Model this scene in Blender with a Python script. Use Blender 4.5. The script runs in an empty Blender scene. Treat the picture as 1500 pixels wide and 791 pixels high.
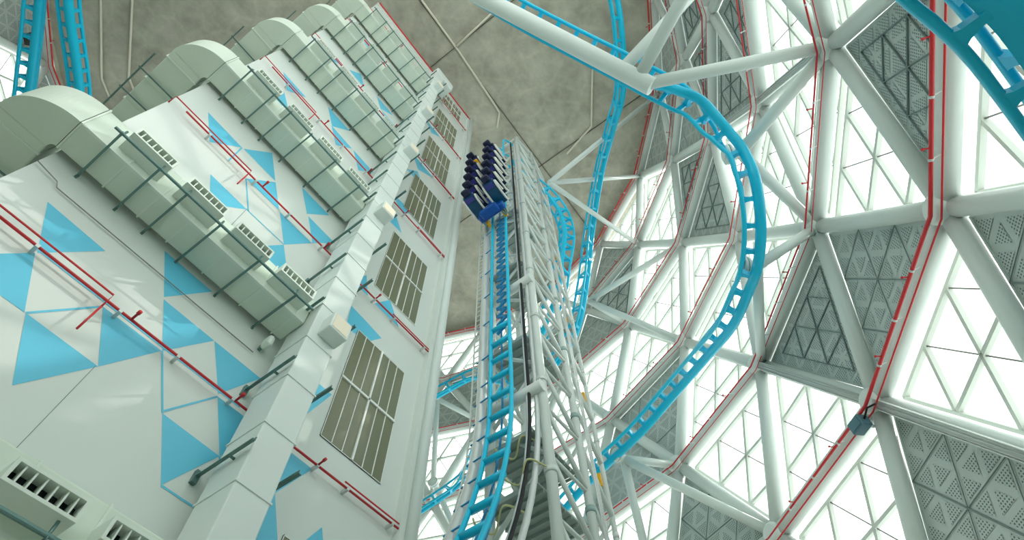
import bpy, math, random
from mathutils import Vector, Matrix
random.seed(7)
S = 8.0            # metres per plan unit
EYE = 1.6
PI = math.pi
col = bpy.context.scene.collection


def P(x, n, h):
    """plan coordinates (along the wall, out of the wall, above the eye) -> world"""
    return Vector((x * S, -n * S, h * S + EYE))


# ------------------------------------------------------------------ materials
def lin(c):
    return tuple((v / 12.92 if v <= 0.04045 else ((v + 0.055) / 1.055) ** 2.4) for v in c) + (1.0,)


def mat(name, rgb, rough=0.5, metal=0.0, noise=0.0, scale=3.0, spec=0.4):
    m = bpy.data.materials.new(name)
    m.use_nodes = True
    nt = m.node_tree
    b = nt.nodes['Principled BSDF']
    b.inputs['Roughness'].default_value = rough
    b.inputs['Metallic'].default_value = metal
    b.inputs['Specular IOR Level'].default_value = spec
    c = lin(rgb)
    if noise > 0:
        tc = nt.nodes.new('ShaderNodeTexCoord')
        nz = nt.nodes.new('ShaderNodeTexNoise')
        nz.inputs['Scale'].default_value = scale
        nz.inputs['Detail'].default_value = 4
        rp = nt.nodes.new('ShaderNodeValToRGB')
        rp.color_ramp.elements[0].position = 0.3
        rp.color_ramp.elements[1].position = 0.7
        rp.color_ramp.elements[0].color = tuple(v * (1 - noise) for v in c[:3]) + (1,)
        rp.color_ramp.elements[1].color = tuple(min(1, v * (1 + noise)) for v in c[:3]) + (1,)
        nt.links.new(tc.outputs['Object'], nz.inputs['Vector'])
        nt.links.new(nz.outputs['Fac'], rp.inputs['Fac'])
        nt.links.new(rp.outputs['Color'], b.inputs['Base Color'])
    else:
        b.inputs['Base Color'].default_value = c
    return m


M = {}
M['wall'] = mat('wall_paint', (0.835, 0.86, 0.835), 0.35, noise=0.015, scale=0.6)
M['blue_paint'] = mat('blue_wall_paint', (0.38, 0.76, 0.87), 0.3, noise=0.04, scale=0.5)
M['duct'] = mat('duct_paint', (0.83, 0.875, 0.815), 0.45, noise=0.02, scale=0.7)
M['flange'] = mat('duct_flange_paint', (0.86, 0.895, 0.85), 0.45)
M['vduct'] = mat('white_duct_paint', (0.85, 0.88, 0.86), 0.4, noise=0.015, scale=0.8)
M['galv'] = mat('galvanised_steel', (0.40, 0.52, 0.50), 0.45, 0.5)
M['lattice'] = mat('white_steel_paint', (0.825, 0.86, 0.84), 0.4, noise=0.015, scale=1.2)
M['mullion'] = mat('mullion_paint', (0.80, 0.825, 0.79), 0.5)
M['cable'] = mat('thin_rod_steel', (0.55, 0.55, 0.53), 0.5)
M['tower'] = mat('tower_paint', (0.80, 0.83, 0.81), 0.4, noise=0.03, scale=1.5)
M['silver'] = mat('silver_steel', (0.80, 0.82, 0.81), 0.35, 0.25)
M['track'] = mat('cyan_track_paint', (0.03, 0.73, 0.87), 0.3, noise=0.03, scale=1.0)
M['track_dark'] = mat('deep_cyan_paint', (0.05, 0.52, 0.72), 0.4)
M['red'] = mat('red_pipe_paint', (0.78, 0.18, 0.20), 0.4)
M['panel'] = mat('panel_metal', (0.72, 0.76, 0.74), 0.45, 0.1)
M['rib'] = mat('panel_rib_metal', (0.45, 0.51, 0.50), 0.5)
M['rib_light'] = mat('panel_rib_light', (0.60, 0.65, 0.63), 0.5)
M['black'] = mat('black_rubber', (0.07, 0.08, 0.09), 0.6)
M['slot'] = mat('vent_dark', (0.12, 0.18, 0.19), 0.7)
M['floor'] = mat('floor_terrazzo', (0.84, 0.85, 0.82), 0.5, noise=0.05, scale=2.0)
M['olive'] = mat('olive_pane', (0.47, 0.48, 0.38), 0.22, noise=0.10, scale=0.35)
M['frame'] = mat('white_window_frame', (0.92, 0.925, 0.90), 0.4)
M['collar'] = mat('collar_band', (0.58, 0.68, 0.66), 0.45, 0.2)
M['grate'] = mat('walkway_grating', (0.60, 0.65, 0.63), 0.5)
M['navy'] = mat('navy_seat', (0.05, 0.14, 0.26), 0.35)
M['trimw'] = mat('pale_seat_trim', (0.86, 0.86, 0.83), 0.45)
M['teal'] = mat('teal_shell', (0.04, 0.28, 0.42), 0.3)
M['purple'] = mat('indigo_headrest', (0.10, 0.12, 0.24), 0.5)
M['violet'] = mat('violet_stripe', (0.24, 0.25, 0.55), 0.4)
M['cobalt'] = mat('cobalt_chassis', (0.03, 0.30, 0.62), 0.35)
M['yellow'] = mat('yellow_paint', (0.93, 0.70, 0.12), 0.4)
M['cream'] = mat('cream_panel', (0.93, 0.89, 0.80), 0.5)
M['cablec'] = mat('yellowish_cable', (0.74, 0.74, 0.52), 0.5)
M['greybox'] = mat('slate_box', (0.30, 0.45, 0.50), 0.5)
M['conduit'] = mat('conduit_beige', (0.84, 0.82, 0.75), 0.5)
M['joint'] = mat('joint_dark', (0.36, 0.35, 0.31), 0.8)

# ceiling: mottled concrete with a faint diagonal weave
m = mat('ceiling_concrete', (0.60, 0.58, 0.52), 0.85)
nt = m.node_tree
b = nt.nodes['Principled BSDF']
tc = nt.nodes.new('ShaderNodeTexCoord')
n1 = nt.nodes.new('ShaderNodeTexNoise'); n1.inputs['Scale'].default_value = 0.55; n1.inputs['Detail'].default_value = 8; n1.inputs['Roughness'].default_value = 0.65
n2 = nt.nodes.new('ShaderNodeTexVoronoi'); n2.feature = 'DISTANCE_TO_EDGE'; n2.inputs['Scale'].default_value = 0.55
r1 = nt.nodes.new('ShaderNodeValToRGB')
r1.color_ramp.elements[0].position = 0.3; r1.color_ramp.elements[0].color = lin((0.57, 0.56, 0.505))
r1.color_ramp.elements[1].position = 0.72; r1.color_ramp.elements[1].color = lin((0.74, 0.73, 0.67))
r2 = nt.nodes.new('ShaderNodeValToRGB')
r2.color_ramp.elements[0].position = 0.0; r2.color_ramp.elements[0].color = (1.10, 1.10, 1.08, 1)
r2.color_ramp.elements[1].position = 0.10; r2.color_ramp.elements[1].color = (1, 1, 1, 1)
mx = nt.nodes.new('ShaderNodeMixRGB'); mx.blend_type = 'MULTIPLY'; mx.inputs['Fac'].default_value = 1
nt.links.new(tc.outputs['Object'], n1.inputs['Vector']); nt.links.new(tc.outputs['Object'], n2.inputs['Vector'])
nt.links.new(n1.outputs['Fac'], r1.inputs['Fac']); nt.links.new(n2.outputs['Distance'], r2.inputs['Fac'])
nt.links.new(r1.outputs['Color'], mx.inputs['Color1']); nt.links.new(r2.outputs['Color'], mx.inputs['Color2'])
nt.links.new(mx.outputs['Color'], b.inputs['Base Color'])
M['ceiling'] = m

# perforated sheet: rows of dark holes in metal (object space of each sheet, uv laid in metres)
m = mat('perforated_metal', (0.66, 0.69, 0.67), 0.5, 0.1)
nt = m.node_tree
b = nt.nodes['Principled BSDF']
uvn = nt.nodes.new('ShaderNodeUVMap'); uvn.uv_map = 'UVMap'
vor = nt.nodes.new('ShaderNodeTexVoronoi'); vor.voronoi_dimensions = '2D'; vor.inputs['Scale'].default_value = 12.0; vor.inputs['Randomness'].default_value = 0.0
rp = nt.nodes.new('ShaderNodeValToRGB')
rp.color_ramp.elements[0].position = 0.26; rp.color_ramp.elements[0].color = lin((0.36, 0.41, 0.41))
rp.color_ramp.elements[1].position = 0.33; rp.color_ramp.elements[1].color = lin((0.71, 0.75, 0.73))
nt.links.new(uvn.outputs['UV'], vor.inputs['Vector']); nt.links.new(vor.outputs['Distance'], rp.inputs['Fac'])
nt.links.new(rp.outputs['Color'], b.inputs['Base Color'])
M['perf'] = m

# clear glazing: lets light through, slight reflection
m = bpy.data.materials.new('clear_glass'); m.use_nodes = True
nt = m.node_tree; nt.nodes.clear()
out = nt.nodes.new('ShaderNodeOutputMaterial'); mixs = nt.nodes.new('ShaderNodeMixShader')
tr = nt.nodes.new('ShaderNodeBsdfTransparent'); tr.inputs['Color'].default_value = (0.97, 0.985, 0.98, 1)
gl = nt.nodes.new('ShaderNodeBsdfGlossy'); gl.inputs['Roughness'].default_value = 0.08
mixs.inputs['Fac'].default_value = 0.06
nt.links.new(tr.outputs[0], mixs.inputs[1]); nt.links.new(gl.outputs[0], mixs.inputs[2]); nt.links.new(mixs.outputs[0], out.inputs['Surface'])
M['glass'] = m


# ------------------------------------------------------------------ mesh builder
class MB:
    def __init__(self):
        self.v = []; self.f = []; self.sm = []; self.mi = []; self.uv = None

    def add(self, vs, fs, smooth=False, mi=0):
        o = len(self.v)
        self.v.extend(Vector(q) for q in vs)
        for f in fs:
            self.f.append(tuple(i + o for i in f)); self.sm.append(smooth); self.mi.append(mi)

    def box(self, c, ax, ay, az, mi=0):
        """box from centre and three half vectors"""
        c = Vector(c); ax = Vector(ax); ay = Vector(ay); az = Vector(az)
        vs = [c + ax * i + ay * j + az * k for k in (-1, 1) for j in (-1, 1) for i in (-1, 1)]
        fs = [(0, 2, 3, 1), (4, 5, 7, 6), (0, 1, 5, 4), (2, 6, 7, 3), (0, 4, 6, 2), (1, 3, 7, 5)]
        if ax.cross(ay).dot(az) < 0:
            fs = [tuple(reversed(f)) for f in fs]
        self.add(vs, fs, False, mi)

    def pbox(self, x0, x1, n0, n1, h0, h1, mi=0):
        a = P(x0, n0, h0); b_ = P(x1, n1, h1)
        c = (a + b_) / 2; d = (b_ - a) / 2
        self.box(c, (abs(d.x), 0, 0), (0, abs(d.y), 0), (0, 0, abs(d.z)), mi)

    def bar(self, p0, p1, w, t, up=(0, 0, 1), mi=0):
        p0 = Vector(p0); p1 = Vector(p1); d = p1 - p0; L = d.length
        if L < 1e-6: return
        T = d / L; up = Vector(up); sd = T.cross(up)
        if sd.length < 1e-4: sd = T.cross(Vector((1, 0, 0)))
        sd.normalize(); u2 = sd.cross(T)
        self.box((p0 + p1) / 2, T * L / 2, sd * w / 2, u2 * t / 2, mi)

    def angle(self, p0, p1, w, t, up=(0, 0, 1), side=1):
        """steel angle: two thin legs"""
        p0 = Vector(p0); p1 = Vector(p1); T = (p1 - p0).normalized(); up = Vector(up)
        sd = T.cross(up).normalized() * side; u2 = up - T * up.dot(T); u2.normalize()
        self.bar(p0, p1, w, t, u2)
        self.bar(p0 + sd * (w / 2 - t / 2) + u2 * w / 2, p1 + sd * (w / 2 - t / 2) + u2 * w / 2, t, w, u2)

    def tube(self, pts, r, seg=10, caps=True, smooth=True, mi=0):
        pts = [Vector(p) for p in pts]; n = len(pts)
        rs = r if isinstance(r, (list, tuple)) else [r] * n
        T = []
        for i in range(n):
            a = pts[max(0, i - 1)]; b_ = pts[min(n - 1, i + 1)]
            T.append((b_ - a).normalized())
        ref = Vector((0, 0, 1)) if abs(T[0].z) < 0.9 else Vector((1, 0, 0))
        nrm = (ref - T[0] * ref.dot(T[0])).normalized()
        vs = []
        for i in range(n):
            nrm = (nrm - T[i] * nrm.dot(T[i])).normalized()
            bn = T[i].cross(nrm)
            for k in range(seg):
                a = 2 * PI * k / seg
                vs.append(pts[i] + (nrm * math.cos(a) + bn * math.sin(a)) * rs[i])
        fs = []
        for i in range(n - 1):
            for k in range(seg):
                k2 = (k + 1) % seg
                fs.append((i * seg + k, i * seg + k2, (i + 1) * seg + k2, (i + 1) * seg + k))
        self.add(vs, fs, smooth, mi)
        if caps:
            o = len(self.v) - n * seg
            self.f.append(tuple(o + k for k in reversed(range(seg)))); self.sm.append(False); self.mi.append(mi)
            self.f.append(tuple(o + (n - 1) * seg + k for k in range(seg))); self.sm.append(False); self.mi.append(mi)

    def plate(self, outline, d, mi=0):
        """extrude a planar outline (world points) by +-d"""
        d = Vector(d); n = len(outline); q = [Vector(p) for p in outline]
        vs = [p - d for p in q] + [p + d for p in q]
        fs = [tuple(reversed(range(n))), tuple(range(n, 2 * n))]
        fs += [(i, (i + 1) % n, n + (i + 1) % n, n + i) for i in range(n)]
        self.add(vs, fs, False, mi)

    def sweep(self, pts, sides, ups, prof, mi=0, smooth=False):
        """sweep a closed 2-d profile [(side, up)] along pts"""
        n = len(pts); k = len(prof); vs = []
        for p, s, u in zip(pts, sides, ups):
            for a, b_ in prof:
                vs.append(p + s * a + u * b_)
        fs = [(i * k + j, i * k + (j + 1) % k, (i + 1) * k + (j + 1) % k, (i + 1) * k + j) for i in range(n - 1) for j in range(k)]
        fs += [tuple(reversed(range(k))), tuple((n - 1) * k + j for j in range(k))]
        self.add(vs, fs, smooth, mi)

    def build(self, name, mats, parent=None, bevel=0.0):
        me = bpy.data.meshes.new(name)
        o = bpy.data.objects.new(name, me)
        off = Vector((0, 0, 0))
        if parent is not None:
            q = parent
            while q is not None:
                off += q.location; q = q.parent
        else:
            n = max(1, len(self.v))
            c = Vector((0, 0, 0))
            for v in self.v: c += v
            c /= n
            zmin = min(v.z for v in self.v)
            off = Vector((c.x, c.y, zmin))
            o.location = off
        me.from_pydata([v - off for v in self.v], [], self.f)
        if not isinstance(mats, (list, tuple)): mats = [mats]
        for mt in mats: me.materials.append(mt)
        me.polygons.foreach_set('use_smooth', self.sm)
        me.polygons.foreach_set('material_index', self.mi)
        if self.uv is not None:
            uvl = me.uv_layers.new(name='UVMap')
            for li, lp in enumerate(me.loops):
                uvl.data[li].uv = self.uv[lp.vertex_index]
        me.update()
        col.objects.link(o)
        if parent is not None: o.parent = parent
        if bevel > 0:
            md = o.modifiers.new('bevel', 'BEVEL'); md.width = bevel; md.segments = 2; md.limit_method = 'ANGLE'
        return o


def thing(name, label, cat, loc, group=None):
    o = bpy.data.objects.new(name, None); o.empty_display_size = 0.2
    o.location = loc; col.objects.link(o)
    o['label'] = label; o['category'] = cat
    if group: o['group'] = group
    return o


def tag(o, label, cat, group=None):
    o['label'] = label; o['category'] = cat
    if group: o['group'] = group
    return o


def structure(o):
    o['kind'] = 'structure'; return o


def sempty(name, loc):
    o = bpy.data.objects.new(name, None); o.location = loc; col.objects.link(o); o['kind'] = 'structure'; return o


def spline(ctrl, per=8):
    """Catmull-Rom through tuples of any length"""
    n = len(ctrl); out = []
    for i in range(n - 1):
        p0 = ctrl[max(0, i - 1)]; p1 = ctrl[i]; p2 = ctrl[i + 1]; p3 = ctrl[min(n - 1, i + 2)]
        for k in range(per):
            t = k / per
            out.append(tuple(0.5 * (2 * b_ + (c - a) * t + (2 * a - 5 * b_ + 4 * c - d) * t * t + (3 * b_ - a - 3 * c + d) * t ** 3)
                             for a, b_, c, d in zip(p0, p1, p2, p3)))
    out.append(tuple(ctrl[-1]))
    return out


# ------------------------------------------------------------------ drum lattice
CX, CN, R = 0.2418, -1.7222, 2.7387
OFF, SP, H0, DH = 20.946, 360 / 21, 1.7269, 0.749


def ang(r, k): return math.radians(OFF + SP * (k - (0.5 if r % 2 else 0.0)))


def NP(r, k, dr=0.0, dh=0.0):
    a = ang(r, k)
    return P(CX + (R + dr) * math.cos(a), CN + (R + dr) * math.sin(a), H0 + DH * (r - 1) + dh)


def cyl(th, rad, h):
    a = math.radians(th)
    return P(CX + rad * math.cos(a), CN + rad * math.sin(a), h)


KMIN, KMAX = -4, 5
def tri_nodes(r, k, ud, dr):
    if ud == 'u':
        rb = r - 1
        ks = (k, k + 1) if r % 2 == 0 else (k - 1, k)
    else:
        rb = r + 1
        ks = (k, k + 1) if r % 2 == 0 else (k - 1, k)
    return NP(r, k, dr), NP(rb, ks[0], dr), NP(rb, ks[1], dr)


base = P(CX, CN, 0); base.z = 0
wall_r = sempty('wall_right', base)
RT, DT = 0.038 * S, 0.034 * S


def seen(k): return KMIN <= k <= KMAX


for r in range(1, 7):
    for k in range(KMIN, KMAX + 1):
        mb = MB(); mb.tube([NP(r, k), NP(r, k + 1)], RT, 14)
        mb.build('ring_beam', M['lattice'], wall_r)
for r in range(0, 6):
    for k in range(KMIN, KMAX + 1):
        for s in (0, 1):
            if r % 2: k2 = k - 1 + s
            else: k2 = k + s
            a, b_ = NP(r, k), NP(r + 1, k2)
            if r == 0: a = a.lerp(b_, 0.0)
            mb = MB(); mb.tube([a, b_], DT, 14)
            mb.build('diagonal_beam', M['lattice'], wall_r)
for r in range(1, 7):
    for k in range(KMIN, KMAX + 1):
        a = ang(r, k); rad = Vector((math.cos(a), -math.sin(a), 0)); tn = Vector((rad.y, -rad.x, 0)); c = NP(r, k)
        mb = MB()
        mb.tube([c - rad * RT * 1.45, c - rad * RT * 1.15, c + rad * RT * 1.2], [RT * 1.0, RT * 1.35, RT * 1.35], 14)
        mb.build('node_drum', M['lattice'], wall_r)
# solid upper facade at the far left, beyond the building
for r in (4, 5, 6):
    for k in range(-12, -6):
        mb = MB(); mb.tube([NP(r, k), NP(r, k + 1)], RT, 14); mb.build('ring_beam', M['lattice'], wall_r)
        if r < 6:
            for s_ in (0, 1):
                k2 = (k - 1 + s_) if r % 2 else (k + s_)
                mb = MB(); mb.tube([NP(r, k), NP(r + 1, k2)], DT, 14); mb.build('diagonal_beam', M['lattice'], wall_r)
# far side of the drum, behind the camera and behind the building
mb = MB()
for r in range(0, 7):
    for k in range(KMAX + 1, KMIN + 21):
        mb.tube([NP(r, k), NP(r, k + 1)], RT, 10)
        if r < 6:
            for s in (0, 1):
                k2 = (k - 1 + s) if r % 2 else (k + s)
                mb.tube([NP(r, k), NP(r + 1, k2)], DT, 8)
structure(mb.build('wall_back', M['lattice']))
mb = MB()
for k in range(-13, -4):
    for r in range(0, 6):
        for ud, rr_ in (('d', r), ('u', r + 1)):
            if (rr_, k, ud) == (6, -9, 'u') or (k <= -7 and r >= 4) or (k >= -5 and r >= 2): continue
            a_, b_, c_ = [q for q in tri_nodes(rr_, k, ud, 0.05)]
            nn = (b_ - a_).cross(c_ - a_).normalized()
            mb.plate([a_, b_, c_], nn * .03)
structure(mb.build('wall_rear', M['panel']))
mb = MB()
for k in range(21):
    a, b_ = NP(0, k), NP(0, k + 1); a2, b2 = a.copy(), b_.copy(); a2.z = b2.z = 0
    mb.plate([a2, b2, b_, a], Vector((0.1, 0.1, 0)))
structure(mb.build('baseboard_drum', M['wall']))

PANELS = {  # (apex ring, apex k, up/down): (ribs, label)
    (2, 3, 'u'): (1, 'grey panel with raised ribs behind the red pipe at top right'),
    (2, 2, 'u'): (0, 'grey perforated panel pointing up beside the red pipe, middle of the right side'),
    (1, 2, 'd'): (1, 'grey perforated panel hanging point down, ribbed, left above the slate box'),
    (1, 2, 'u'): (0, 'large grey perforated triangle panel in the bottom right corner'),
    (1, 3, 'u'): (0, 'grey perforated panel cut by the right edge, upper of the two there'),
    (2, 0, 'u'): (0, 'grey perforated panel at the bottom, right of the three white strut ends'),
    (2, 0, 'd'): (2, 'grey perforated panel seen through the lower end of the blue loop track'),
    (3, 0, 'u'): (2, 'grey panel under the lower end of the loop track beside the tower'),
    (3, 2, 'd'): (1, 'grey panel with thin diamond ribs just inside the loop track bend'),
    (5, 2, 'u'): (1, 'narrow grey ribbed panel between two red pipes left of the loop track'),
    (6, 0, 'u'): (2, 'small olive grey panel under the ceiling ring, right of the dropping track'),
    (4, 0, 'd'): (1, 'small grey ribbed panel with point down right of the dropping track'),
    (5, 0, 'u'): (2, 'olive grey panel behind the bracket of the second blue track and the tower'),
    (5, 2, 'd'): (2, 'brown grey panel under the ceiling ring, left of the loop track top'),
    (6, 2, 'u'): (2, 'grey panel touching the ceiling ring behind the end of the thick white beam'),
    (5, 3, 'd'): (2, 'grey panel at the top edge right of the two leaning struts'),
    (4, 2, 'd'): (2, 'dark grey panel behind the upper bend of the loop track'),
    (5, 3, 'u'): (1, 'grey panel behind the long horizontal strut at the top'),
    (3, 3, 'd'): (1, 'grey panel with ribs above the flange of the upper loop bracket'),
    (4, 3, 'u'): (1, 'grey panel at the top edge left of the second red pipe'),
    (4, 3, 'd'): (1, 'grey panel cut by the top edge above the horizontal strut'),
    (4, -2, 'd'): (2, 'dark panel behind the upper short blue track piece left of the tower'),
    (5, -2, 'u'): (2, 'dark panel behind the white bracket left of the tower'),
    (4, -1, 'd'): (2, 'grey panel hidden mostly behind the lattice tower, upper one'),
    (5, -1, 'u'): (2, 'grey panel hidden mostly behind the lattice tower, lower one'),
    (6, 3, 'u'): (2, 'grey panel under the ceiling ring beyond the top edge'),
    (6, 4, 'u'): (2, 'grey panel under the ceiling ring far beyond the top edge'),
}


LEFTLAB = 'dark facade panel behind the tracks at the top left corner'


def inset(tri, d):
    """move every edge of a triangle inwards by d"""
    c = (tri[0] + tri[1] + tri[2]) / 3
    a, b_, c2 = tri
    la, lb, lc = (b_ - c2).length, (c2 - a).length, (a - b_).length
    s = (la + lb + lc) / 2; area = (b_ - a).cross(c2 - a).length / 2; inr = area / s
    inc = (a * la + b_ * lb + c2 * lc) / (la + lb + lc)
    f = max(0.05, 1 - d / inr)
    return [inc + (q - inc) * f for q in tri]


def grid_pts(tri, n):
    A, B, C = tri
    return {(i, j): A + (B - A) * (i / n) + (C - B) * (j / n) for i in range(n + 1) for j in range(i + 1)}


wn = 0
for r in range(0, 7):
    for k in list(range(KMIN, KMAX + 1)) + (list(range(-12, -6)) if r >= 4 else []):
        for ud in 'ud':
            if ud == 'u' and r == 0: continue
            if ud == 'd' and r == 6: continue
            if k < KMIN and r == 4 and ud == 'u': continue
            key = (r, k, ud)
            tri0 = tri_nodes(r, k, ud, 0.055)
            cc = (tri0[0] + tri0[1] + tri0[2]) / 3
            out = Vector((cc.x - base.x, cc.y - base.y, 0)).normalized()
            nrm = (tri0[1] - tri0[0]).cross(tri0[2] - tri0[0]).normalized()
            if nrm.dot(out) < 0: nrm = -nrm
            if k < KMIN and key != (6, -9, 'u'): PANELS[key] = (2, LEFTLAB)
            if key in PANELS:
                ribs, lab = PANELS[key]
                tri = inset(tri0, 0.038 * S)
                tri = [q - nrm * 0.02 * S for q in tri]
                root = thing('perforated_panel', lab, 'panel', cc, 'perforated facade panels')
                root.location = min(tri, key=lambda q: q.z)
                # sheet with perforated fields: margins solid, inner triangles perforated
                e1 = (tri[1] - tri[2]).normalized(); e2 = nrm.cross(e1)
                mb = MB(); mb.uv = []
                mb.plate(tri, nrm * 0.012 * S, 0)
                N = 6
                g = grid_pts(tri, N)
                fi = nrm * -0.0135 * S
                for i in range(N):
                    for j in range(i + 1):
                        ts = [(g[i, j], g[i + 1, j], g[i + 1, j + 1])]
                        if j < i: ts.append((g[i, j], g[i, j + 1], g[i + 1, j + 1]))
                        for t3 in ts:
                            t4 = inset(t3, (0.013 if ribs == 0 else 0.008) * S)
                            t4 = [q + fi for q in t4]
                            if (t4[1] - t4[0]).cross(t4[2] - t4[0]).dot(nrm) > 0: t4.reverse()
                            mb.add(t4, [(0, 1, 2)], False, 1)
                mb.uv = [((v - tri[0]).dot(e1), (v - tri[0]).dot(e2)) for v in mb.v]
                mb.build('sheet', [M['panel'], M['perf']], root)
                # edge frame
                mb = MB()
                for i in range(3):
                    mb.bar(tri[i], tri[(i + 1) % 3], 0.008 * S, 0.030 * S, nrm)
                mb.build('edge_frame', M['panel'], root)
                # seams / ribs
                g3 = grid_pts(tri, 3)
                lines = []
                for i in range(1, 3):
                    lines += [(g3[i, 0], g3[i, i]), (g3[i, 0], g3[3, 3 - i]) if False else (g3[3, i], g3[i, i]), (g3[3, i], g3[3 - i, 0])]
                lift = nrm * -0.016 * S
                if ribs == 1:
                    mb = MB()
                    c0 = (tri[0] + tri[1] + tri[2]) / 3
                    ti = [c0 + (q - c0) * 0.72 for q in tri]
                    gi = grid_pts(ti, 3)
                    L2 = []
                    for i in range(3):
                        for j in range(i + 1):
                            L2 += [(gi[i, j], gi[i + 1, j]), (gi[i, j], gi[i + 1, j + 1]), (gi[i + 1, j], gi[i + 1, j + 1])]
                    for a, b_ in L2:
                        mb.bar(a + lift, b_ + lift, 0.0045 * S, 0.007 * S, nrm)
                    mb.build('raised_ribs', M['rib'], root)
                elif ribs == 0:
                    mb = MB()
                    for q, (a, b_) in enumerate(lines):
                        w_ = 0.0055 if q % 3 == 2 else 0.0022
                        mb = MB(); mb.bar(a + lift, b_ + lift, w_ * S, 0.003 * S, nrm)
                        mb.build('seam_strip', M['rib'], root)
                else:
                    mb = MB()
                    for a, b_ in lines[::2]:
                        mb = MB(); mb.bar(a + lift, b_ + lift, 0.004 * S, 0.004 * S, nrm)
                        mb.build('seam_strip', M['rib_light'], root)
            else:
                wn += 1
                w = sempty('window_%d' % wn, min(tri0, key=lambda q: q.z))
                tri = inset(tri0, 0.030 * S)
                tri = [q + nrm * 0.035 * S for q in tri]
                mb = MB(); mb.plate(tri, nrm * 0.003 * S)
                mb.build('pane', M['glass'], w)
                mb = MB()
                tf = [q - nrm * 0.014 * S for q in tri]
                for i in range(3):
                    mb.bar(tf[i], tf[(i + 1) % 3], 0.014 * S, 0.022 * S, nrm)
                mb.build('frame', M['mullion'], w)
                g3 = grid_pts(tf, 3)
                mb = MB()
                # apex is point 0; two diagonal families carry the weight, the level lines are thin rods
                ab = ((g3[3, 1], g3[1, 1]), (g3[3, 2], g3[2, 2])); ac = ((g3[3, 1], g3[2, 0]), (g3[3, 2], g3[1, 0]))
                ac = ((g3[1, 0], g3[3, 2]), (g3[2, 0], g3[3, 1])); bc = ((g3[1, 0], g3[1, 1]), (g3[2, 0], g3[2, 2]))
                for a, b_ in (ac if ud == 'd' else ab) + bc:
                    mb.bar(a, b_, 0.0145 * S, 0.02 * S, nrm)
                mb.build('mullion', M['mullion'], w)
                mb = MB()
                for a, b_ in (ab if ud == 'd' else ac):
                    mb.tube([a, b_], 0.003 * S, 6)
                mb.build('tie_rod', M['cable'], w)

# red sprinkler pipes that follow the ring beams inside
RINGN = {1: 'lowest red sprinkler pipe on the right, following the nearest ring beam', 2: 'red sprinkler pipe along the second ring beam from the right edge',
         3: 'red sprinkler pipe along the ring beam that passes behind the blue loop track', 4: 'red sprinkler pipe along the ring beam left of the loop, fourth from the right',
         5: 'red sprinkler pipe along the ring beam next below the ceiling ring', 6: 'red sprinkler pipe hugging the ring beam at the ceiling edge'}
for r in range(1, 7):
    root = thing('sprinkler_pipe', RINGN[r], 'pipe', NP(r, 0, -0.06, -0.06), 'red ring pipes')
    thick = {1: 0.0068, 2: 0.0042, 3: 0.0038, 4: 0.0042, 5: 0.0038, 6: 0.0068}[r] * S
    ks = range(-13 if r == 6 else KMIN - (3 if r == 5 else 0), KMAX + 2)
    mb = MB()
    mb.tube([NP(r, k, -0.075, -0.035) for k in ks], [thick * (.5 if r == 1 and k < 2 else 1) for k in ks], 8)
    mb.build('main_pipe', M['red'], root)
    mb = MB()
    mb.tube([NP(r, k, -0.058, -0.062) for k in ks], thick * 0.5, 6)
    mb.build('side_pipe', M['red'], root)
    mb = MB()
    for k in list(ks)[:-1]:
        for f in (0.25, 0.5, 0.75):
            c = NP(r, k, -0.075, -0.035).lerp(NP(r, k + 1, -0.075, -0.035), f)
            c2 = NP(r, k).lerp(NP(r, k + 1), f)
            mb = MB()
            mb.bar(c, c2, 0.0028 * S, 0.002 * S)
            d = (NP(r, k + 1) - NP(r, k)).normalized()
            mb.tube([c - d * 0.004 * S, c + d * 0.004 * S], thick * 1.25, 8)
            mb.build('clamp', M['silver'], root)
    for k in list(ks)[:-1]:
        for f in (0.3, 0.72):
            c = NP(r, k, -0.075, -0.035).lerp(NP(r, k + 1, -0.075, -0.035), f)
            rad = Vector((c.x - base.x, c.y - base.y, 0)).normalized()
            mb = MB()
            mb.tube([c, c - rad * 0.022 * S, c - rad * 0.0225 * S, c - rad * 0.028 * S], [0.0025 * S, 0.0025 * S, 0.0045 * S, 0.0045 * S], 6)
            mb.build('sprinkler_head', M['red'], root)

# cable trays on lattice members
for (ra, ka, rb, kb, lab) in ((2, 1, 1, 2, 'steel cable tray under the ribbed diamond panel, left of the slate box'),
                              (1, 2, 0, 2, 'steel cable tray running to the right edge from the slate box'),
                              (2, 3, 1, 3, None), (3, 3, 2, 3, 'steel cable tray on the lattice member left of the big node at top right'),
                              (4, 2, 3, 3, 'steel cable tray on the member above the loop track flange')):
    if lab is None: continue
    a, b_ = NP(ra, ka, -0.04), NP(rb, kb, -0.04)
    out = (a + b_) / 2 - base; out.z = 0; out.normalize()
    root = thing('cable_tray', lab, 'cable tray', a if a.z < b_.z else b_, 'steel cable trays')
    T = (b_ - a).normalized(); sd = T.cross(out).normalized()
    mb = MB()
    mb.bar(a, b_, 0.034 * S, 0.004 * S, out)
    for s in (-1, 1):
        mb.bar(a + sd * s * 0.017 * S - out * 0.006 * S, b_ + sd * s * 0.017 * S - out * 0.006 * S, 0.003 * S, 0.014 * S, out)
    mb.build('tray', M['tower'], root)
    mb = MB()
    for q in (-0.012, 0.0, 0.011):
        mb.tube([a + sd * q * S - out * 0.004 * S, b_ + sd * q * S - out * 0.004 * S], 0.003 * S, 6)
    mb.build('cable', M['silver'], root)

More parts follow.
